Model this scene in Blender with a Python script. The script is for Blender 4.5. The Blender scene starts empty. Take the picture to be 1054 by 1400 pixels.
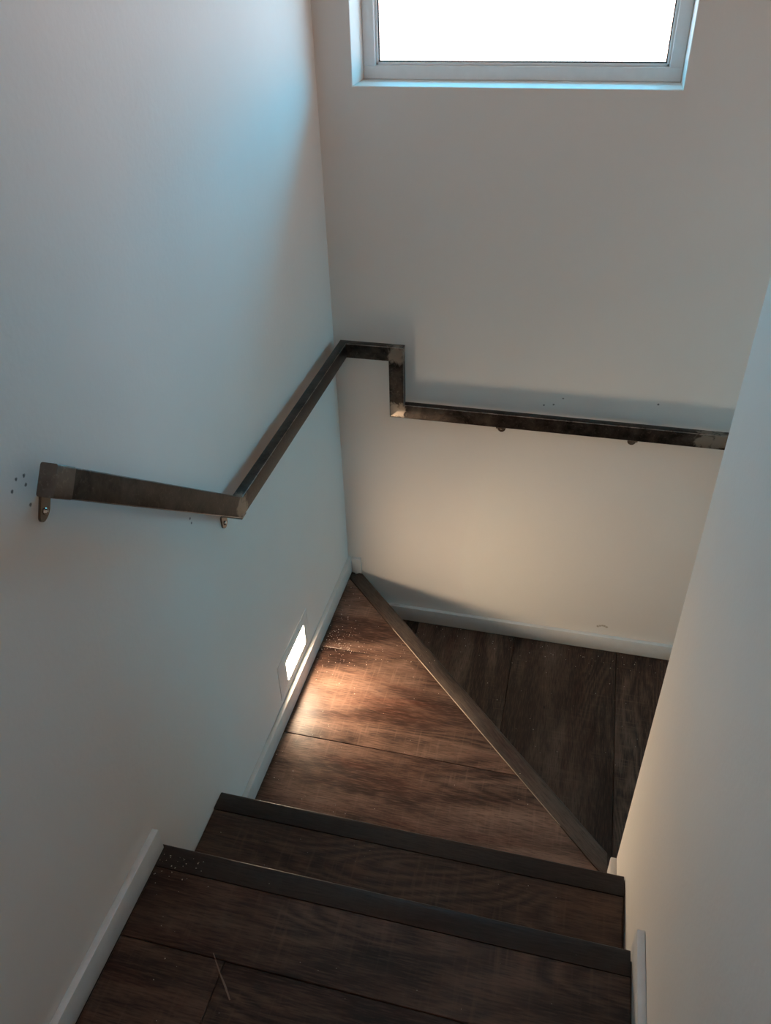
import bpy, bmesh, math, random
from mathutils import Matrix, Vector
random.seed(7)
C = bpy.context.scene.collection
# ------------------------------------------------------------------ camera
cd = bpy.data.cameras.new('camera'); cam = bpy.data.objects.new('camera', cd); C.objects.link(cam)
cd.sensor_fit = 'VERTICAL'; cd.sensor_height = 24.0; cd.lens = 1094.18 / 1400 * 24.0
cd.clip_start = 0.02; cd.clip_end = 200
R = ((0.9705955, -0.1219412, 0.2075445), (0.2394253, 0.5782206, -0.7799593), (-0.0248973, 0.8067164, 0.5904141))
M = Matrix(R).to_4x4(); M.translation = Vector((0.67045, -0.79532, 1.78617)); cam.matrix_world = M
bpy.context.scene.camera = cam
# ------------------------------------------------------------------ view + world + lights
vs = bpy.context.scene.view_settings
vs.view_transform = 'Standard'; vs.look = 'None'; vs.gamma = 1.0; vs.use_curve_mapping = False
vs.exposure = 0.0
world = bpy.data.worlds.new('sky'); bpy.context.scene.world = world; world.use_nodes = True
wn = world.node_tree; wn.nodes.clear()
wo = wn.nodes.new('ShaderNodeOutputWorld'); bg = wn.nodes.new('ShaderNodeBackground')
wtc = wn.nodes.new('ShaderNodeTexCoord'); wsx = wn.nodes.new('ShaderNodeSeparateXYZ'); wr = wn.nodes.new('ShaderNodeValToRGB')
wmr = wn.nodes.new('ShaderNodeMapRange'); wmr.inputs[1].default_value = -1; wmr.inputs[2].default_value = 1
wn.links.new(wtc.outputs['Generated'], wsx.inputs[0]); wn.links.new(wsx.outputs['Z'], wmr.inputs[0])
wn.links.new(wmr.outputs[0], wr.inputs[0]); wn.links.new(wr.outputs[0], bg.inputs[0]); wn.links.new(bg.outputs[0], wo.inputs[0])
cr = wr.color_ramp
SKY = [(0.0, (.31, .32, .33)), (.40, (.33, .34, .35)), (.43, (.52, .34, .29)), (.53, (.52, .38, .33)), (.57, (.08, .59, .96)), (1.0, (.07, .59, .97))]
cr.elements[0].position = SKY[0][0]; cr.elements[0].color = (*SKY[0][1], 1)
cr.elements[1].position = SKY[-1][0]; cr.elements[1].color = (*SKY[-1][1], 1)
for p, c in SKY[1:-1]:
    e = cr.elements.new(p); e.color = (*c, 1)
bg.inputs[1].default_value = 14.2
TINT = (.95, .85, .80)   # tint per face, added to colour the light from the unseen lower window
LAMPC = (1.0, 0.76, 0.52)
HALLC = (1.0, 0.58, 0.38)
LAMP = 118.0         # radiance of the step light lens
BEAM = 1.55          # watts its optics throw straight out across the tread
HALL = 46.0         # radiance of the hall ceiling lamps
# ------------------------------------------------------------------ node helpers
def mat(name):
    m = bpy.data.materials.new(name); m.use_nodes = True
    return m, m.node_tree, m.node_tree.nodes['Principled BSDF']
def N(nt, t, **kw):
    n = nt.nodes.new('ShaderNode' + t)
    for k, v in kw.items(): setattr(n, k, v)
    return n
def L(nt, a, b): nt.links.new(a, b)
def math_(nt, op, a, b=None, c=None, clamp=False):
    n = N(nt, 'Math', operation=op); n.use_clamp = clamp
    for i, v in enumerate((a, b, c)):
        if v is None: continue
        if hasattr(v, 'links'): L(nt, v, n.inputs[i])
        else: n.inputs[i].default_value = v
    return n.outputs[0]
def mix(nt, f, a, b, mode='MIX'):
    n = N(nt, 'Mix', data_type='RGBA', blend_type=mode)
    for s, v in ((n.inputs[0], f), (n.inputs[6], a), (n.inputs[7], b)):
        if hasattr(v, 'links'): L(nt, v, s)
        elif isinstance(v, tuple): s.default_value = (*v, 1)
        else: s.default_value = v
    return n.outputs[2]
def noise(nt, vec, scale, detail=3, rough=.5, dist=0.):
    n = N(nt, 'TexNoise'); n.inputs['Scale'].default_value = scale; n.inputs['Detail'].default_value = detail
    n.inputs['Roughness'].default_value = rough; n.inputs['Distortion'].default_value = dist
    if vec is not None: L(nt, vec, n.inputs['Vector'])
    return n.outputs[0]
def rng(nt, v, a, b, c=0., d=1.):
    n = N(nt, 'MapRange'); n.clamp = True
    L(nt, v, n.inputs[0])
    for i, q in enumerate((a, b, c, d)): n.inputs[i+1].default_value = q
    return n.outputs[0]
def near_points(nt, pos, pts):            # distance to the nearest of some spots
    out = None
    for p in pts:
        d = N(nt, 'VectorMath', operation='DISTANCE'); L(nt, pos, d.inputs[0]); d.inputs[1].default_value = p
        out = d.outputs['Value'] if out is None else math_(nt, 'MINIMUM', out, d.outputs['Value'])
    return out
def wall_paint(name, col, spots=()):
    m, nt, b = mat(name)
    tc = N(nt, 'TexCoord'); pos = tc.outputs['Object']
    n1 = noise(nt, pos, 3.0, 4, .6)
    c = mix(nt, rng(nt, n1, .3, .7), tuple(v*.965 for v in col), col)
    n3 = noise(nt, pos, 9, 3, .5)
    for pts, r, dark in spots:
        d = near_points(nt, pos, pts)
        d = math_(nt, 'ADD', d, math_(nt, 'MULTIPLY', math_(nt, 'SUBTRACT', noise(nt, pos, 260, 2), .5), r*.9))
        c = mix(nt, rng(nt, d, r*.5, r, .9, 0.), c, dark)
    L(nt, c, b.inputs['Base Color']); b.inputs['Roughness'].default_value = .62
    b.inputs['Specular IOR Level'].default_value = .35
    bp = N(nt, 'Bump'); bp.inputs['Strength'].default_value = .07; bp.inputs['Distance'].default_value = .004
    h = math_(nt, 'ADD', noise(nt, pos, 110, 2, .5), math_(nt, 'MULTIPLY', noise(nt, pos, 14, 3, .55), 2.2))
    L(nt, h, bp.inputs['Height']); L(nt, bp.outputs[0], b.inputs['Normal'])
    return m
def wood(name, axis, dark, mid, light, rough=.33, figure=1.0):
    m, nt, b = mat(name)
    tc = N(nt, 'TexCoord'); oi = N(nt, 'ObjectInfo')
    mp = N(nt, 'Mapping'); mp.vector_type = 'POINT'
    if axis == 'y': mp.inputs['Rotation'].default_value = (0, 0, math.pi/2)
    elif axis == 'd': mp.inputs['Rotation'].default_value = (0, 0, math.radians(45.8))
    L(nt, tc.outputs['Object'], mp.inputs[0])
    off = N(nt, 'CombineXYZ'); L(nt, math_(nt, 'MULTIPLY', oi.outputs['Random'], 37.), off.inputs[0]); L(nt, math_(nt, 'MULTIPLY', oi.outputs['Random'], 91.), off.inputs[1])
    ad = N(nt, 'VectorMath', operation='ADD'); L(nt, mp.outputs[0], ad.inputs[0]); L(nt, off.outputs[0], ad.inputs[1])
    P = ad.outputs[0]
    def st(sx, sy):
        v = N(nt, 'VectorMath', operation='MULTIPLY'); L(nt, P, v.inputs[0]); v.inputs[1].default_value = (sx, sy, sy); return v.outputs[0]
    patch = noise(nt, st(1.6, 6), 1.5, 3, .55, .4)
    streak = noise(nt, st(2.2, 26), 1.2, 4, .6, .5)
    fibre = noise(nt, st(26, 300), 1.0, 3, .65)
    cross = noise(nt, st(120, 9), 1.0, 2, .5)
    fig = noise(nt, st(1.1, 5.2), 1.15, 2, .45, .3)
    ring = math_(nt, 'PINGPONG', math_(nt, 'MULTIPLY', math_(nt, 'ADD', fig, math_(nt, 'MULTIPLY', fibre, .012)), 24.), .5)          # cathedral rings of the board
    ring = rng(nt, ring, .0, .5)
    figmask = rng(nt, noise(nt, st(.9, 3), 1.7, 1), .44, .56)
    c = mix(nt, rng(nt, streak, .32, .68), dark, mid)
    c = mix(nt, rng(nt, patch, .40, .64, 0., .8), c, light)
    red = noise(nt, st(1.3, 9), 2.1, 2)
    c = mix(nt, rng(nt, red, .55, .72, 0., .45), c, (mid[0]*1.25, mid[1]*.72, mid[2]*.6))
    rm = math_(nt, 'MULTIPLY', math_(nt, 'SUBTRACT', 1., ring), math_(nt, 'MULTIPLY', figmask, .72*figure))
    c = mix(nt, rm, c, tuple(v*.45 for v in dark))
    c = mix(nt, rng(nt, fibre, .5, .72, 0., .7), c, tuple(v*.5 for v in dark))
    c = mix(nt, rng(nt, fibre, .5, .25, 0., .30), c, tuple(min(1, v*1.5) for v in light))
    c = mix(nt, math_(nt, 'MULTIPLY', rng(nt, cross, .54, .74, 0., .5), rng(nt, patch, .42, .62)), c, light)
    kn = noise(nt, st(14, 30), 1., 1)
    c = mix(nt, rng(nt, kn, .80, .84, 0., .9), c, (.006, .004, .003))
    v = N(nt, 'HueSaturation'); L(nt, c, v.inputs['Color']); sc = N(nt, 'SeparateColor'); L(nt, oi.outputs['Color'], sc.inputs[0]); L(nt, math_(nt, 'MULTIPLY', sc.outputs[0], 1.35), v.inputs['Value'])
    L(nt, v.outputs[0], b.inputs['Base Color'])
    L(nt, rng(nt, streak, .2, .8, rough+.07, rough-.05), b.inputs['Roughness'])
    b.inputs['Specular IOR Level'].default_value = .27
    bp = N(nt, 'Bump'); bp.inputs['Strength'].default_value = .35; bp.inputs['Distance'].default_value = .0009
    L(nt, math_(nt, 'ADD', fibre, math_(nt, 'MULTIPLY', ring, .35)), bp.inputs['Height']); L(nt, bp.outputs[0], b.inputs['Normal'])
    return m
def plain(name, col, rough=.5, metal=0., spec=.5, emit=None):
    m, nt, b = mat(name)
    tc = N(nt, 'TexCoord')
    n = noise(nt, tc.outputs['Object'], 40, 3)
    L(nt, mix(nt, rng(nt, n, .3, .7), tuple(v*.94 for v in col), col), b.inputs['Base Color'])
    b.inputs['Roughness'].default_value = rough; b.inputs['Metallic'].default_value = metal; b.inputs['Specular IOR Level'].default_value = spec
    if emit:
        b.inputs['Emission Color'].default_value = (*emit[0], 1); b.inputs['Emission Strength'].default_value = emit[1]
    return m
WELDS = [(.04, .405, .843), (.192, 1.174, .668), (.192, 1.174, .842), (1.06, 1.174, .668), (1.03, 1.174, .668)]
def steel(name, dark, worn, ground=None, spots=True):
    m, nt, b = mat(name)
    tc = N(nt, 'TexCoord'); pos = tc.outputs['Object']
    n1 = noise(nt, pos, 22, 5, .65, .3); n2 = noise(nt, pos, 130, 4, .6, .8); n3 = noise(nt, pos, 9, 2)
    c = mix(nt, rng(nt, n1, .35, .68), dark, worn)
    c = mix(nt, rng(nt, n2, .56, .72, 0, .45), c, tuple(v*1.8 for v in worn))
    if ground:
        d = near_points(nt, pos, WELDS)
        d = math_(nt, 'ADD', d, math_(nt, 'MULTIPLY', math_(nt, 'SUBTRACT', noise(nt, pos, 55, 3, .6, .6), .5), .05))
        c = mix(nt, rng(nt, d, .022, .032, .85, 0.), c, ground)
    L(nt, c, b.inputs['Base Color']); b.inputs['Metallic'].default_value = .85
    L(nt, rng(nt, n1, .3, .7, .30, .48), b.inputs['Roughness'])
    bp = N(nt, 'Bump'); bp.inputs['Strength'].default_value = .25; bp.inputs['Distance'].default_value = .0008
    L(nt, math_(nt, 'ADD', n2, n1), bp.inputs['Height']); L(nt, bp.outputs[0], b.inputs['Normal'])
    return m
# screw holes and pencil specks left on the paint
HOLES_L = [(0, -.092, 1.232), (0, -.083, 1.186), (0, -.077, 1.228), (0, -.105, 1.222), (0, -.079, 1.215), (0, .29, .881), (0, .288, .893)]
HOLES_B = [(.626, 1.2136, .708), (.65, 1.2136, .729), (.847, 1.2136, .664), (.86, 1.2136, .668), (.83, 1.2136, .667), (.494, 1.2136, .668), (.48, 1.2136, .67), (.899, 1.2136, .737), (.60, 1.2136, .703)]
SCUFF_B = [(.848, 1.2136, -.094), (.855, 1.2136, -.0905), (.862, 1.2136, -.0885), (.869, 1.2136, -.089), (.876, 1.2136, -.092)]
WALLC = (.74, .70, .655)
m_wall = wall_paint('wall_paint', WALLC, [(HOLES_L, .0032, (.08, .07, .06)), (HOLES_B, .0034, (.12, .11, .10)), (SCUFF_B, .0052, (.38, .33, .26))])
m_wall_plain = wall_paint('wall_paint_plain', WALLC)
m_trim = plain('trim_paint', (.66, .64, .61), .38)
m_frame = plain('window_vinyl', (.82, .82, .82), .35)
m_gasket = plain('gasket_rubber', (.03, .03, .03), .6)
WD, WM, WL = (.018, .0085, .0062), (.060, .0290, .0200), (.178, .106, .076)
m_wx = wood('vinyl_plank_wood_across', 'x', WD, WM, WL)
m_wy = wood('vinyl_plank_wood_along', 'y', WD, WM, WL)
ND, NM, NL = (.012, .0085, .008), (.022, .0160, .0148), (.040, .031, .027)
m_nx = wood('nosing_wood_across', 'x', ND, NM, NL, .36, 0.)
m_nd = wood('nosing_wood_diagonal', 'd', (.020, .0145, .012), (.045, .033, .028), (.085, .064, .052), .40, 0.)
m_edge = plain('lit_vinyl_edge', (.36, .28, .215), .5)
m_ny = wood('nosing_wood_along', 'y', ND, NM, NL, .40, 0.)
m_sub = plain('stair_board', (.05, .035, .028), .7)
m_steel = steel('blackened_steel', (.013, .0105, .010), (.078, .064, .056), (.30, .255, .215))
m_worn_highlight = steel('worn_highlight_edge', (.10, .082, .070), (.36, .31, .265))
m_bare = steel('bare_ground_steel', (.11, .09, .08), (.20, .17, .148))
m_bracket = plain('bracket_metal', (.20, .165, .14), .26, .95)
m_screw = plain('screw_metal', (.62, .58, .54), .25, 1.)
m_lens = plain('lamp_lens', (.9, .88, .84), .4, emit=(LAMPC, LAMP))
m_plate = plain('lamp_plate', (.74, .71, .67), .45)
m_crumb = plain('crumbs', (.66, .58, .49), .7)
m_straw = plain('splinter_wood', (.20, .12, .085), .6)
m_ceil = plain('ceiling_paint', (.78, .77, .75), .8)
m_soffit = plain('soffit_board', (.16, .13, .11), .8)
m_glass, nt, b = mat('window_glass')
g = N(nt, 'BsdfGlossy'); g.inputs['Roughness'].default_value = .02; t = N(nt, 'BsdfTransparent'); t.inputs[0].default_value = (.95, .97, .97, 1)
fr = N(nt, 'LayerWeight'); fr.inputs[0].default_value = .5; mx = N(nt, 'MixShader')
L(nt, math_(nt, 'ADD', math_(nt, 'MULTIPLY', math_(nt, 'POWER', fr.outputs['Facing'], 5.), .92), .04, clamp=True), mx.inputs[0]); L(nt, t.outputs[0], mx.inputs[1]); L(nt, g.outputs[0], mx.inputs[2])
L(nt, mx.outputs[0], nt.nodes['Material Output'].inputs[0])
m_tinted = m_glass.copy(); m_tinted.name = 'fill_tint_glass'
for q in m_tinted.node_tree.nodes:
    if q.bl_idname == 'ShaderNodeBsdfTransparent': q.inputs[0].default_value = (*TINT, 1)
# ------------------------------------------------------------------ mesh helpers
def link(name, bm, m, parent=None, smooth=False, **props):
    me = bpy.data.meshes.new(name); bmesh.ops.recalc_face_normals(bm, faces=bm.faces); bm.to_mesh(me); bm.free()
    o = bpy.data.objects.new(name, me); C.objects.link(o); me.materials.append(m); o.color = (.74, .74, .74, 1)
    if smooth:
        for p in me.polygons: p.use_smooth = True
        me.set_sharp_from_angle(angle=math.radians(40))
    if parent is not None:
        o.parent = parent; o.matrix_parent_inverse = parent.matrix_world.inverted()
    for k, v in props.items(): o[k] = v
    return o
def empty(name, loc, **props):
    o = bpy.data.objects.new(name, None); C.objects.link(o); o.location = loc; o.matrix_world = Matrix.Translation(loc)
    o.empty_display_size = .1
    for k, v in props.items(): o[k] = v
    return o
def box(bm, x0, x1, y0, y1, z0, z1, bev=0., seg=1):
    g = bmesh.ops.create_cube(bm, size=1.)
    for v in g['verts']:
        v.co = Vector((x0+(v.co.x+.5)*(x1-x0), y0+(v.co.y+.5)*(y1-y0), z0+(v.co.z+.5)*(z1-z0)))
    if bev:
        es = list({e for v in g['verts'] for e in v.link_edges})
        bmesh.ops.bevel(bm, geom=es, offset=bev, segments=seg, affect='EDGES', profile=.5)
    return bm
def B(*a, **k): return box(bmesh.new(), *a, **k)
def prism(poly, z0, z1, bev=0., seg=1, bm=None):
    bm = bm or bmesh.new()
    lo = [bm.verts.new((x, y, z0)) for x, y in poly]; hi = [bm.verts.new((x, y, z1)) for x, y in poly]
    n = len(poly); bm.faces.new(lo[::-1]); top = bm.faces.new(hi)
    for i in range(n): bm.faces.new((lo[i], lo[(i+1) % n], hi[(i+1) % n], hi[i]))
    if bev: bmesh.ops.bevel(bm, geom=list(top.edges), offset=bev, segments=seg, affect='EDGES', profile=.5)
    return bm
def clip(poly, a, b_, c):                  # keep a*x + b*y <= c
    out = []
    for i, p in enumerate(poly):
        q = poly[(i+1) % len(poly)]; dp = a*p[0]+b_*p[1]-c; dq = a*q[0]+b_*q[1]-c
        if dp <= 0: out.append(p)
        if dp*dq < 0:
            s = dp/(dp-dq); out.append((p[0]+s*(q[0]-p[0]), p[1]+s*(q[1]-p[1])))
    return out
# ------------------------------------------------------------------ measures (metres)
W = .90; BY = 1.2136; YC = .3139; T = .014; BH = .060
ZU = .361; Z1 = .188; Z2 = -.187          # upper floor, straight step, lower landing; the winder is z = 0
N1, N2 = .179, -.0594                     # front edges of the two straight nosings
CE = 2.76; FX = 2.6; RY = -2.9; ZB = -1.30
S = dict(kind='structure')
# ------------------------------------------------------------------ walls
link('wall_left', B(-.15, 0, RY, BY+.15, ZB-.1, CE+.1), m_wall, **S)
WX0, WX1, WZ0, WZ1 = .088, .823, 1.488, 2.36
V0, V1, VZ0, VZ1 = .42, 1.13, 1.00, 1.92    # the second window, low on the far side wall round the corner
def holed(xa, xb, w0, w1, z0, z1, M_=None, th=.15):
    """a wall in the XZ plane at y = 0 .. th with one window opening, moved into place by M_"""
    bm = bmesh.new(); xs = [xa, w0, w1, xb]; zs = [ZB-.1, z0, z1, CE+.1]
    A, D = [[[bm.verts.new((x, y, z)) for z in zs] for x in xs] for y in (0, th)]
    for i in range(3):
        for k in range(3):
            if i == 1 and k == 1: continue
            for g in (A, D): bm.faces.new((g[i][k], g[i+1][k], g[i+1][k+1], g[i][k+1]))
    for (i, k), (i2, k2) in (((1, 1), (2, 1)), ((2, 1), (2, 2)), ((2, 2), (1, 2)), ((1, 2), (1, 1))):
        bm.faces.new((A[i][k], A[i2][k2], D[i2][k2], D[i][k]))
    for seq in ([(0, k) for k in range(4)], [(3, k) for k in range(4)], [(i, 0) for i in range(4)], [(i, 3) for i in range(4)]):
        for p, q in zip(seq, seq[1:]): bm.faces.new((A[p[0]][p[1]], A[q[0]][q[1]], D[q[0]][q[1]], D[p[0]][p[1]]))
    hole = {A[1][1], A[1][2], A[2][1], A[2][2]}
    bmesh.ops.bevel(bm, geom=[e for e in bm.edges if e.verts[0] in hole and e.verts[1] in hole], offset=.004, segments=3, affect='EDGES', profile=.5)
    bmesh.ops.transform(bm, matrix=M_, verts=bm.verts)
    return bm
MB_ = Matrix.Translation((0, BY, 0)); MF_ = Matrix.Translation((FX, 0, 0)) @ Matrix.Rotation(-math.pi/2, 4, 'Z')   # local +y points out of the room
link('wall_back', holed(0, FX, WX0, WX1, WZ0, WZ1, MB_), m_wall, smooth=True, **S)
link('wall_far', holed(-BY-.15, -YC+.1, -V1, -V0, VZ0, VZ1, MF_), m_wall_plain, smooth=True, **S)
# the inner wall: rounded corner bead at (W, YC)
r = .016; poly = [(W, RY), (FX, RY), (FX, YC)]
for k in range(9):
    a = math.pi/2 + k/8*math.pi/2
    poly.append((W+r+r*math.cos(a), YC-r+r*math.sin(a)))
link('wall_right', prism(poly, ZB-.1, CE), m_wall_plain, smooth=True, **S)
link('wall_front', B(-.15, W, RY-.15, RY, ZU-.3, CE+.1), m_wall_plain, **S)
link('ceiling', B(-.15, FX+.15, RY-.15, BY+.15, CE, CE+.12), m_ceil, **S)
# ------------------------------------------------------------------ window
def make_window(name, x0, x1, z0, z1, M_, glass=None):
    wy = .10
    def fin(nm, boxes, m, parent=None, bev=0., **k):
        bm = bmesh.new()
        for q in boxes: box(bm, *q, bev)
        bmesh.ops.transform(bm, matrix=M_, verts=bm.verts)
        return link(nm, bm, m, parent, **k)
    f = .030
    win = fin(name, [(x0, x1, wy, wy+.05, z0, z0+f), (x0, x1, wy, wy+.05, z1-f, z1), (x0, x0+f, wy, wy+.05, z0+f-.002, z1-f+.002), (x1-f, x1, wy, wy+.05, z0+f-.002, z1-f+.002)], m_frame, None, .002, **S)
    a0, a1, c0, c1 = x0+f, x1-f, z0+f, z1-f
    fin('glazing_bead', [(a0, a1, wy+.008, wy+.022, c0, c0+.006), (a0, a1, wy+.008, wy+.022, c1-.006, c1), (a0, a0+.006, wy+.008, wy+.022, c0, c1), (a1-.006, a1, wy+.008, wy+.022, c0, c1)], m_frame, win, .001)
    a0 += .006; a1 -= .006; c0 += .006; c1 -= .006; g = .0025
    fin('gasket', [(a0, a1, wy+.012, wy+.018, c0, c0+g), (a0, a1, wy+.012, wy+.018, c1-g, c1), (a0, a0+g, wy+.012, wy+.018, c0, c1), (a1-g, a1, wy+.012, wy+.018, c0, c1)], m_gasket, win)
    fin('window_pane', [(a0-.002, a1+.002, wy+.015, wy+.0155, c0-.002, c1+.002)], glass or m_glass, win)
make_window('window_1', WX0, WX1, WZ0, WZ1, MB_)
make_window('window_2', -V1, -V0, VZ0, VZ1, MF_, m_tinted)
# roof overhang outside, above the back window
link('trim_1', B(-1.5, FX+1.1, BY+.1505, BY+1.10, 2.60, 2.78), m_soffit, **S)
# ------------------------------------------------------------------ baseboards (square stock, eased top edge)
def bb(name, x0, x1, y0, y1, z0, m=m_trim): return link(name, B(x0, x1, y0, y1, z0, z0+BH, bev=.0022, seg=2), m, smooth=True, **S)
bb('baseboard_left', 0, T, N1-.02, BY, 0)
bb('baseboard_left_upper', 0, T, RY, -.066, ZU)
bb('baseboard_back_corner', T, .046, BY-T, BY, 0)
bb('baseboard_back', .062, 1.30, BY-T, BY, Z2)
bb('baseboard_right_upper', W-T, W, RY, -.052, ZU)
bb('baseboard_right', W-T, W, N1-.02, YC-.016, 0)
# ------------------------------------------------------------------ floors and stairs
G = .0007
TONE = random.Random(3)
def planks(parent, polys, z, m, th=.006, bev=.0010, tone=.74):   # tone set per tread, varied slightly by board, carried in the object colour
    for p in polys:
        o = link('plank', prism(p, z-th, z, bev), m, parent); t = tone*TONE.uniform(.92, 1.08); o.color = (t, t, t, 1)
def nosing(parent, x0, x1, front, z, m, w=.045):
    # a vinyl nose: flat top proud of the planks, rounded front edge, down-turned lip
    pts = [(front-w, z-.004), (front-w, z+.0016), (front-w+.002, z+.0026), (front-.010, z+.0026)]
    for k in range(1, 6):
        a = math.pi/2*(1-k/5); pts.append((front-.006+.006*math.cos(a), z+.0026-.006+.006*math.sin(a)))
    pts += [(front, z-.020), (front-.002, z-.024), (front-.017, z-.024), (front-.017, z-.004)]
    bm = bmesh.new()
    A = [bm.verts.new((x0, y, q)) for y, q in pts]; D = [bm.verts.new((x1, y, q)) for y, q in pts]
    n = len(pts); bm.faces.new(A); bm.faces.new(D[::-1])
    for i in range(n): bm.faces.new((A[i], A[(i+1) % n], D[(i+1) % n], D[i]))
    return link('nosing', bm, m, parent, smooth=True)
# upper floor the camera stands on
fl = link('floor', B(0, W, RY, N2-.016, ZU-.32, ZU-.006), m_sub, **S)
ye = N2-.045
def rect(x0, x1, y0, y1): return [(x0+G, y0+G), (x1-G, y0+G), (x1-G, y1-G), (x0+G, y1-G)]
x0, x1 = T, W-T
planks(fl, [rect(x0, x1, -.236, ye), rect(x0, .212, -.571, -.236), rect(.212, x1, -.571, -.236), rect(x0, x1, -.906, -.571),
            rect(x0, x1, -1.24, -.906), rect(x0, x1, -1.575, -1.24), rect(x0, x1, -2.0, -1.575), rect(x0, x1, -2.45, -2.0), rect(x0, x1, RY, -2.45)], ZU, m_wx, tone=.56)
nosing(fl, .002, .8845, N2, ZU, m_nx)
link('riser', B(0.001, W-.001, N2-.016, N2-.006-.002, Z1, ZU-.024), m_wx, fl)
# winding staircase below it
st = empty('staircase', (.45, .5, Z2), label='dark wood-look winding staircase turning right between off-white walls', category='stairs')
t1 = link('tread', B(0.002, W-.002, N2-.016, N1-.017, Z1-.19, Z1-.006), m_sub, st)
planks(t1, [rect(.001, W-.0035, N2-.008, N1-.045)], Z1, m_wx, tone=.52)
nosing(t1, .0012, .8975, N1, Z1, m_nx)
link('riser', B(.001, W-.001, N1-.017, N1-.008, 0, Z1-.024), m_wx, t1)
# winder: bounded by the diagonal nosing from the back left corner to the inner wall corner
O0 = Vector((.040, 1.2130)); O1 = Vector((.905, .3235)); dv = (O1-O0).normalized(); nv = Vector((-dv.y, dv.x))
if nv.x < 0: nv = -nv                      # towards the lower landing
def side(off): return nv.x, nv.y, nv.dot(O0)+off
base = clip([(.002, N1-.008), (W-.001, N1-.008), (W-.001, YC+.01), (W-.001, BY-.001), (.002, BY-.001)], *side(-.018))
t2 = link('winder_tread', prism(base, -.187, -.006), m_sub, st)
L1 = [(T, N1-.008), (W-T, N1-.008), (W-T, BY-T), (T, BY-T)]
L1 = clip(L1, *side(-.0495))
def band(poly, ax, lo, hi):
    if ax == 'y': p = clip(poly, 0, 1, hi-G); p = clip(p, 0, -1, -(lo+G))
    else: p = clip(poly, 1, 0, hi-G); p = clip(p, -1, 0, -(lo+G))
    return p
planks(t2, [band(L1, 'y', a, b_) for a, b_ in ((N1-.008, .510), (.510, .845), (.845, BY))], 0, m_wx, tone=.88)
# diagonal nosing
pts = [(-.048, -.004), (-.048, .0016), (-.046, .0028), (-.010, .0028)]
for k in range(1, 6):
    a = math.pi/2*(1-k/5); pts.append((-.006+.006*math.cos(a), .0028-.006+.006*math.sin(a)))
pts += [(0, -.020), (-.002, -.024), (-.018, -.024), (-.018, -.004)]
bm = bmesh.new(); rows = []
for end in (0, 1):
    row = []
    for o_, z in pts:
        p = O0+nv*o_
        if end == 0:                       # cut square to the back wall
            s = (BY-.002-p.y)/dv.y
            q = p+dv*s
            if q.x < T+.0005: q = p+dv*((T+.0005-p.x)/dv.x)
            if BY-T-.001 < q.y and q.x < .0475: q = p+dv*((BY-T-.001-p.y)/dv.y)
        else:
            q = p+dv*((W-T-.0005-p.x)/dv.x) if o_ > -.1 else p
        row.append(bm.verts.new((q.x, q.y, z)))
    rows.append(row)
n = len(pts); bm.faces.new(rows[0]); bm.faces.new(rows[1][::-1])
for i in range(n): bm.faces.new((rows[0][i], rows[0][(i+1) % n], rows[1][(i+1) % n], rows[1][i]))
link('nosing', bm, m_nd, t2, smooth=True)
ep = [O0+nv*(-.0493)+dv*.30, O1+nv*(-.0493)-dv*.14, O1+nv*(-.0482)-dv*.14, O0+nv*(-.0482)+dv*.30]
link('lit_cut_edge', prism([(p.x, p.y) for p in ep], .0001, .0021, .0003), m_edge, t2, label='pale cut edge of the diagonal nosing, lamp light put into its colour')  # thin strip whose pale colour carries the lamp-lit line along the nosing
rp = [O0+nv*(-.018), O1+nv*(-.018), O1+nv*(-.009), O0+nv*(-.009)]
rp = clip([(p.x, p.y) for p in rp], 0, 1, BY-.001); rp = clip(rp, 1, 0, W-.001)
link('riser', prism(rp, Z2, -.024), m_wx, t2)
# lower landing, planks running away from the camera
LX = 1.27
pl = clip([(0.03, YC+.0005), (LX-.045, YC+.0005), (LX-.045, BY-T), (.03, BY-T)], *[-v for v in side(-.009)])
t3 = link('landing', prism(clip([(0.002, YC+.0005), (LX-.017, YC+.0005), (LX-.017, BY-.001), (.002, BY-.001)], *[-v for v in side(-.017)]), Z2-.19, Z2-.006), m_sub, st)
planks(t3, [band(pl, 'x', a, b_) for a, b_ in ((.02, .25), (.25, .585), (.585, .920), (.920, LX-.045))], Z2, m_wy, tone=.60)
def nosing_x(parent, y0, y1, front, z):
    o = nosing(parent, 0, y1-y0, 0, 0, m_ny); me = o.data
    for v in me.vertices: v.co = Vector((front+v.co.y, y0+v.co.x, z+v.co.z))
    me.flip_normals(); return o
nosing_x(t3, YC+.001, BY-T, LX, Z2)
fx = LX; z = Z2
for k in range(3):
    link('riser', B(fx-.017, fx-.009, YC+.001, BY-.001, z-.187, z-.024), m_wy, st)
    z -= .187; nx = fx+.24
    if k == 2: nx = FX
    s_ = link('tread', B(fx-.0165, nx-.017, YC+.0005, BY-.0005, z-.185, z-.006), m_sub, st)
    planks(s_, [rect(fx-.009, nx-.045 if k < 2 else nx-.001, YC+.002, BY-.002)], z, m_wy)
    if k < 2: nosing_x(s_, YC+.002, BY-.002, nx, z)
    fx = nx
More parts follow.
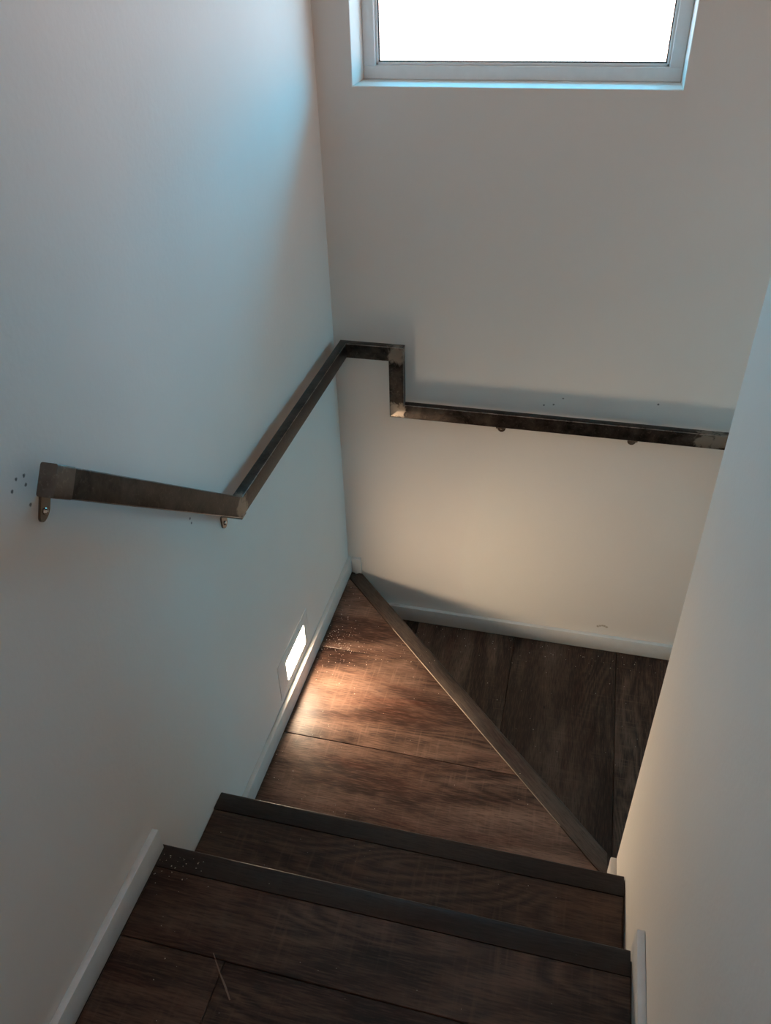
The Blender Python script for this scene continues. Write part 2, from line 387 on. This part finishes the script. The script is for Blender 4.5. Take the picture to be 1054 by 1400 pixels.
# ------------------------------------------------------------------ handrail: welded rectangular steel tube
HR = empty('handrail', (.04, .4, ZU), label='dark welded square-cornered steel handrail cranked along both walls', category='handrail')
def section(name, Pa, Pb, na, nb, U, hu, hv, m, rad=.0032, parent=HR, label=None):
    Pa, Pb, U = Vector(Pa), Vector(Pb), Vector(U); d = (Pb-Pa).normalized(); V = d.cross(U).normalized()
    na = Vector(na).normalized() if na else d; nb = Vector(nb).normalized() if nb else d
    prof = []
    for cx, cy, a0 in ((1, 1, 0), (-1, 1, 90), (-1, -1, 180), (1, -1, 270)):
        for k in range(4):
            a = math.radians(a0+k*30); prof.append((cx*(hu-rad)+rad*math.cos(a), cy*(hv-rad)+rad*math.sin(a)))
    bm = bmesh.new(); R0, R1 = [], []
    for u, v in prof:
        q = U*u+V*v
        R0.append(bm.verts.new(Pa+q-d*(q.dot(na)/d.dot(na)))); R1.append(bm.verts.new(Pb+q-d*(q.dot(nb)/d.dot(nb))))
    bm.faces.new(R0[::-1]); bm.faces.new(R1); n = len(prof)
    for i in range(n):
        fc = bm.faces.new((R0[i], R0[(i+1) % n], R1[(i+1) % n], R1[i])); fc.material_index = 1 if i % 4 == 1 else 0
    o = link(name, bm, m, parent, smooth=True); o.data.materials.append(m_worn_highlight)   # each corner's arris is paler: wear plus an edge highlight put into the colour
    if label: o['label'] = label
    return o
P = [Vector(p) for p in ((.040, -.1055, 1.248), (.040, .405, .843), (.040, 1.174, .842), (.192, 1.174, .842), (.192, 1.174, .668), (1.092, 1.174, .668), (1.62, 1.174, .268))]
D = [(b_-a).normalized() for a, b_ in zip(P, P[1:])]
hu, hv = .0120, .0215
Pm = P[0]+D[0]*.066
X, Y, Zv = (1, 0, 0), (0, 1, 0), (0, 0, 1)
section('end_section', P[0]+D[0]*.026, Pm, None, None, X, hu+.0006, hv+.0006, m_bare, label='lighter bare ground steel end of the rail')
section('rail_section', Pm, P[1], None, D[0]+D[1], X, hu, hv, m_steel)
section('rail_section', P[1], P[2], D[0]+D[1], D[1]+D[2], X, hu, hv, m_steel)
section('rail_section', P[2], P[3], D[1]+D[2], D[2]+D[3], Y, hu, hv, m_steel)
section('rail_section', P[3], P[4], D[2]+D[3], D[3]+D[4], Y, hu, hv, m_steel)
section('rail_section', P[4], P[5], D[3]+D[4], D[4]+D[5], Y, hu, hv, m_steel)
section('rail_section', P[5], P[6], D[4]+D[5], None, Y, hu, hv, m_steel)
def bracket(p, out, drop=.040, w=.0115, lean=0.):
    """flat strap from the underside of the rail, bent back to the wall and ending in a rounded, screwed tab; p = point on the wall below the rail, level with its underside"""
    p = Vector(p); out = Vector(out); sd = out.cross(Vector(Zv)); k = drop/.040
    path = [(.050, -.0015, 1), (.040, -.0015, 1), (.020, -.0015, 1), (.008, -.0020, 1), (.0036, -.0046, 1), (.0022, -.0095, 1)]
    r_, z_end = w, -drop
    for a in range(10, 90, 13): path.append((.0022, z_end+r_*(1-math.sin(math.radians(a))), math.cos(math.radians(a))))
    path = path[:6]+sorted(path[6:], key=lambda q: -q[1])
    path[6:] = [(o_, z, math.sqrt(max(.02, 1-((z-(z_end+r_))/r_)**2)) if z < z_end+r_ else 1) for o_, z, _ in path[6:]]
    bm = bmesh.new(); prev = None; n = len(path); th = .0020
    for i, (o_, z, ws) in enumerate(path):
        a_, b2 = path[max(0, i-1)], path[min(n-1, i+1)]
        t_ = Vector((b2[0]-a_[0], b2[1]-a_[1])).normalized(); nr = Vector((-t_.y, t_.x))
        ring = [bm.verts.new(p+out*(o_+nr.x*s1*th)+Vector(Zv)*(z+nr.y*s1*th)+sd*(w*ws*s2-lean*min(z, 0)*-1)) for s1, s2 in ((1, 1), (1, -1), (-1, -1), (-1, 1))]
        if prev:
            for j in range(4): bm.faces.new((prev[j], prev[(j+1) % 4], ring[(j+1) % 4], ring[j]))
        else: bm.faces.new(ring)
        prev = ring
    bm.faces.new(prev[::-1])
    br = link('bracket', bm, m_bracket, HR, smooth=True)
    rot = Vector(Zv).rotation_difference(out).to_matrix().to_4x4()
    bm = bmesh.new()
    bmesh.ops.create_uvsphere(bm, u_segments=16, v_segments=8, radius=.0052, matrix=Matrix.Translation(p+out*.0043+Vector(Zv)*(z_end+r_+.0005)+sd*(lean*(z_end+r_))) @ rot @ Matrix.Diagonal((1, 1, .6, 1)))
    link('screw', bm, m_screw, br, smooth=True)
bracket((0, -.048, 1.196), X, .044, .0115, -.55)
bracket((0, .410, .8205), X, .039)
bracket((.488, BY, .647), (0, -1, 0), .040)
bracket((.848, BY, .647), (0, -1, 0), .040)
bracket((1.30, BY, .485), (0, -1, 0), .045)
# ------------------------------------------------------------------ recessed step light in the left wall
SL = empty('step_light', (0, .672, .075), label='glowing rectangular step light set low in the left wall', category='light')
py0, py1, pz0, pz1 = .552, .795, .074, .202; oy0, oy1, oz0, oz1 = .608, .760, .094, .168
bm = bmesh.new()
def ring_pts(y0, y1, z0, z1, x, rad=.004):
    out = []
    for cy, cz, a0 in ((y1-rad, z1-rad, 0), (y0+rad, z1-rad, 90), (y0+rad, z0+rad, 180), (y1-rad, z0+rad, 270)):
        for k in range(4):
            a = math.radians(a0+k*30); out.append(bm.verts.new((x, cy+rad*math.cos(a), cz+rad*math.sin(a))))
    return out
rings = [ring_pts(py0, py1, pz0, pz1, .0002), ring_pts(py0, py1, pz0, pz1, .0016), ring_pts(py0+.001, py1-.001, pz0+.001, pz1-.001, .0024),
         ring_pts(oy0, oy1, oz0, oz1, .0024, .007), ring_pts(oy0+.001, oy1-.001, oz0+.001, oz1-.001, .0004, .007)]
for a_, b2 in zip(rings, rings[1:]):
    for i in range(16): bm.faces.new((a_[i], a_[(i+1) % 16], b2[(i+1) % 16], b2[i]))
link('cover_plate', bm, m_plate, SL, smooth=True)
link('lens', B(.0003, .0012, oy0+.0005, oy1-.0005, oz0+.0005, oz1-.0005), m_lens, SL)
ld = bpy.data.lights.new('step_light_beam', 'AREA'); ld.shape = 'RECTANGLE'; ld.size = oz1-oz0-.004; ld.size_y = oy1-oy0-.004
ld.energy = BEAM; ld.color = LAMPC; ld.spread = math.radians(120)
lo = bpy.data.objects.new('step_light_beam', ld); C.objects.link(lo)
lo.matrix_world = Matrix.Translation((.004, (oy0+oy1)/2, (oz0+oz1)/2)) @ Matrix.Rotation(-math.pi/2, 4, 'Y')
lo.parent = SL; lo.matrix_parent_inverse = SL.matrix_world.inverted()
# ------------------------------------------------------------------ hall ceiling lamps behind the camera
for (lx, ly, lab) in ((.45, -1.15, 'round white ceiling light over the upper hall, nearest the stairs'), (.45, -2.2, 'round white ceiling light at the far end of the upper hall')):
    cl = empty('ceiling_light', (lx, ly, CE), label=lab, category='light', group='hall ceiling lights')
    bm = bmesh.new(); bmesh.ops.create_cone(bm, cap_ends=True, segments=32, radius1=.085, radius2=.095, depth=.03, matrix=Matrix.Translation((lx, ly, CE-.015)))
    link('rim', bm, m_frame, cl, smooth=True)
    bm = bmesh.new(); bmesh.ops.create_cone(bm, cap_ends=True, segments=32, radius1=.072, radius2=.072, depth=.004, matrix=Matrix.Translation((lx, ly, CE-.0322)))
    link('diffuser', bm, plain('diffuser', (.9, .9, .9), .5, emit=(HALLC, HALL)), cl)
# ------------------------------------------------------------------ litter on the planks
def hidden(x, y): return False
spots = []
rnd = random.Random(5)
def add(x, y, z, s=1.): spots.append((x, y, z, s))
for _ in range(150): add(T+.004+abs(rnd.gauss(0, .07)), rnd.gauss(.86, .05), 0)
for _ in range(60): add(rnd.uniform(.03, .5), rnd.gauss(.86, .02), 0)
for _ in range(50): add(T+.003+abs(rnd.gauss(0, .05)), rnd.uniform(.22, 1.15), 0)
for _ in range(40): add(rnd.uniform(.03, .8), rnd.uniform(.25, 1.1), 0, 1.1)
for _ in range(70): add(rnd.uniform(.25, 1.08), BY-T-.004-abs(rnd.gauss(0, .05)), Z2, 1.1)
for _ in range(60): add(rnd.uniform(.35, 1.1), rnd.uniform(.5, 1.18), Z2, 1.1)
for _ in range(25): add(rnd.uniform(.02, .85), rnd.uniform(-.04, .12), Z1, .9)
for _ in range(40): add(T+.002+abs(rnd.gauss(0, .05)), -.075-abs(rnd.gauss(0, .035)), ZU, 1.)
for _ in range(60): add(rnd.uniform(.02, .85), rnd.uniform(-.45, -.07), ZU, .8)
c0 = side(-.05)
bm = bmesh.new()
for x, y, z, s in spots:
    dz = 0.
    if z == 0:
        o_ = nv.x*x+nv.y*y-nv.dot(O0)
        if o_ > -.002 or y > BY-T-.002: continue
        if o_ > -.0125 or abs(o_+.048) < .003: continue
        if o_ > -.048: dz = .0032
    if z == Z2 and (nv.x*x+nv.y*y-nv.dot(O0) < .004 or (x > W-.001 and y < YC+.003) or y > BY-T-.002): continue
    if z == ZU and (abs(y-N2+.045) < .003 or y > N2-.014 or x < T+.002): continue
    if z == ZU and y > N2-.045: dz = .0028
    if z == 0 and x < T+.002: continue
    s *= .00115*rnd.choice((.6, .8, 1, 1, 1.5)); a = rnd.uniform(0, 6.28); zz = z+dz
    f = [bm.verts.new((x+s*math.cos(a+k*2.09), y+s*math.sin(a+k*2.09)*rnd.uniform(.6, 1.2), zz+.0003)) for k in range(3)]
    tp = bm.verts.new((x, y, zz+.0003+s*1.1))
    bm.faces.new(f)
    for k in range(3): bm.faces.new((f[k], f[(k+1) % 3], tp))
link('crumbs', bm, m_crumb, label='pale dust and drywall crumbs scattered over the dark treads', category='debris', kind='stuff')
# the thin split straw lying across the plank joint on the upper floor
bm = bmesh.new(); path = [(.188, -.229, .0022), (.200, -.243, .0018), (.214, -.259, .0016), (.228, -.273, .0020), (.245, -.292, .0018)]
prev = None
for i, (x, y, z) in enumerate(path):
    rr = (.0007, .0011, .0013, .0018, .0012)[i]
    ring = [bm.verts.new((x+rr*math.cos(a)*.77, y+rr*math.cos(a)*.64, ZU+z+rr*math.sin(a))) for a in [k*math.pi/3 for k in range(6)]]
    if prev:
        for k in range(6): bm.faces.new((prev[k], prev[(k+1) % 6], ring[(k+1) % 6], ring[k]))
    else: bm.faces.new(ring)
    prev = ring
bm.faces.new(prev[::-1])
link('wood_splinter', bm, m_straw, smooth=True, label='thin brown wood splinter lying on the upper floor planks', category='splinter')
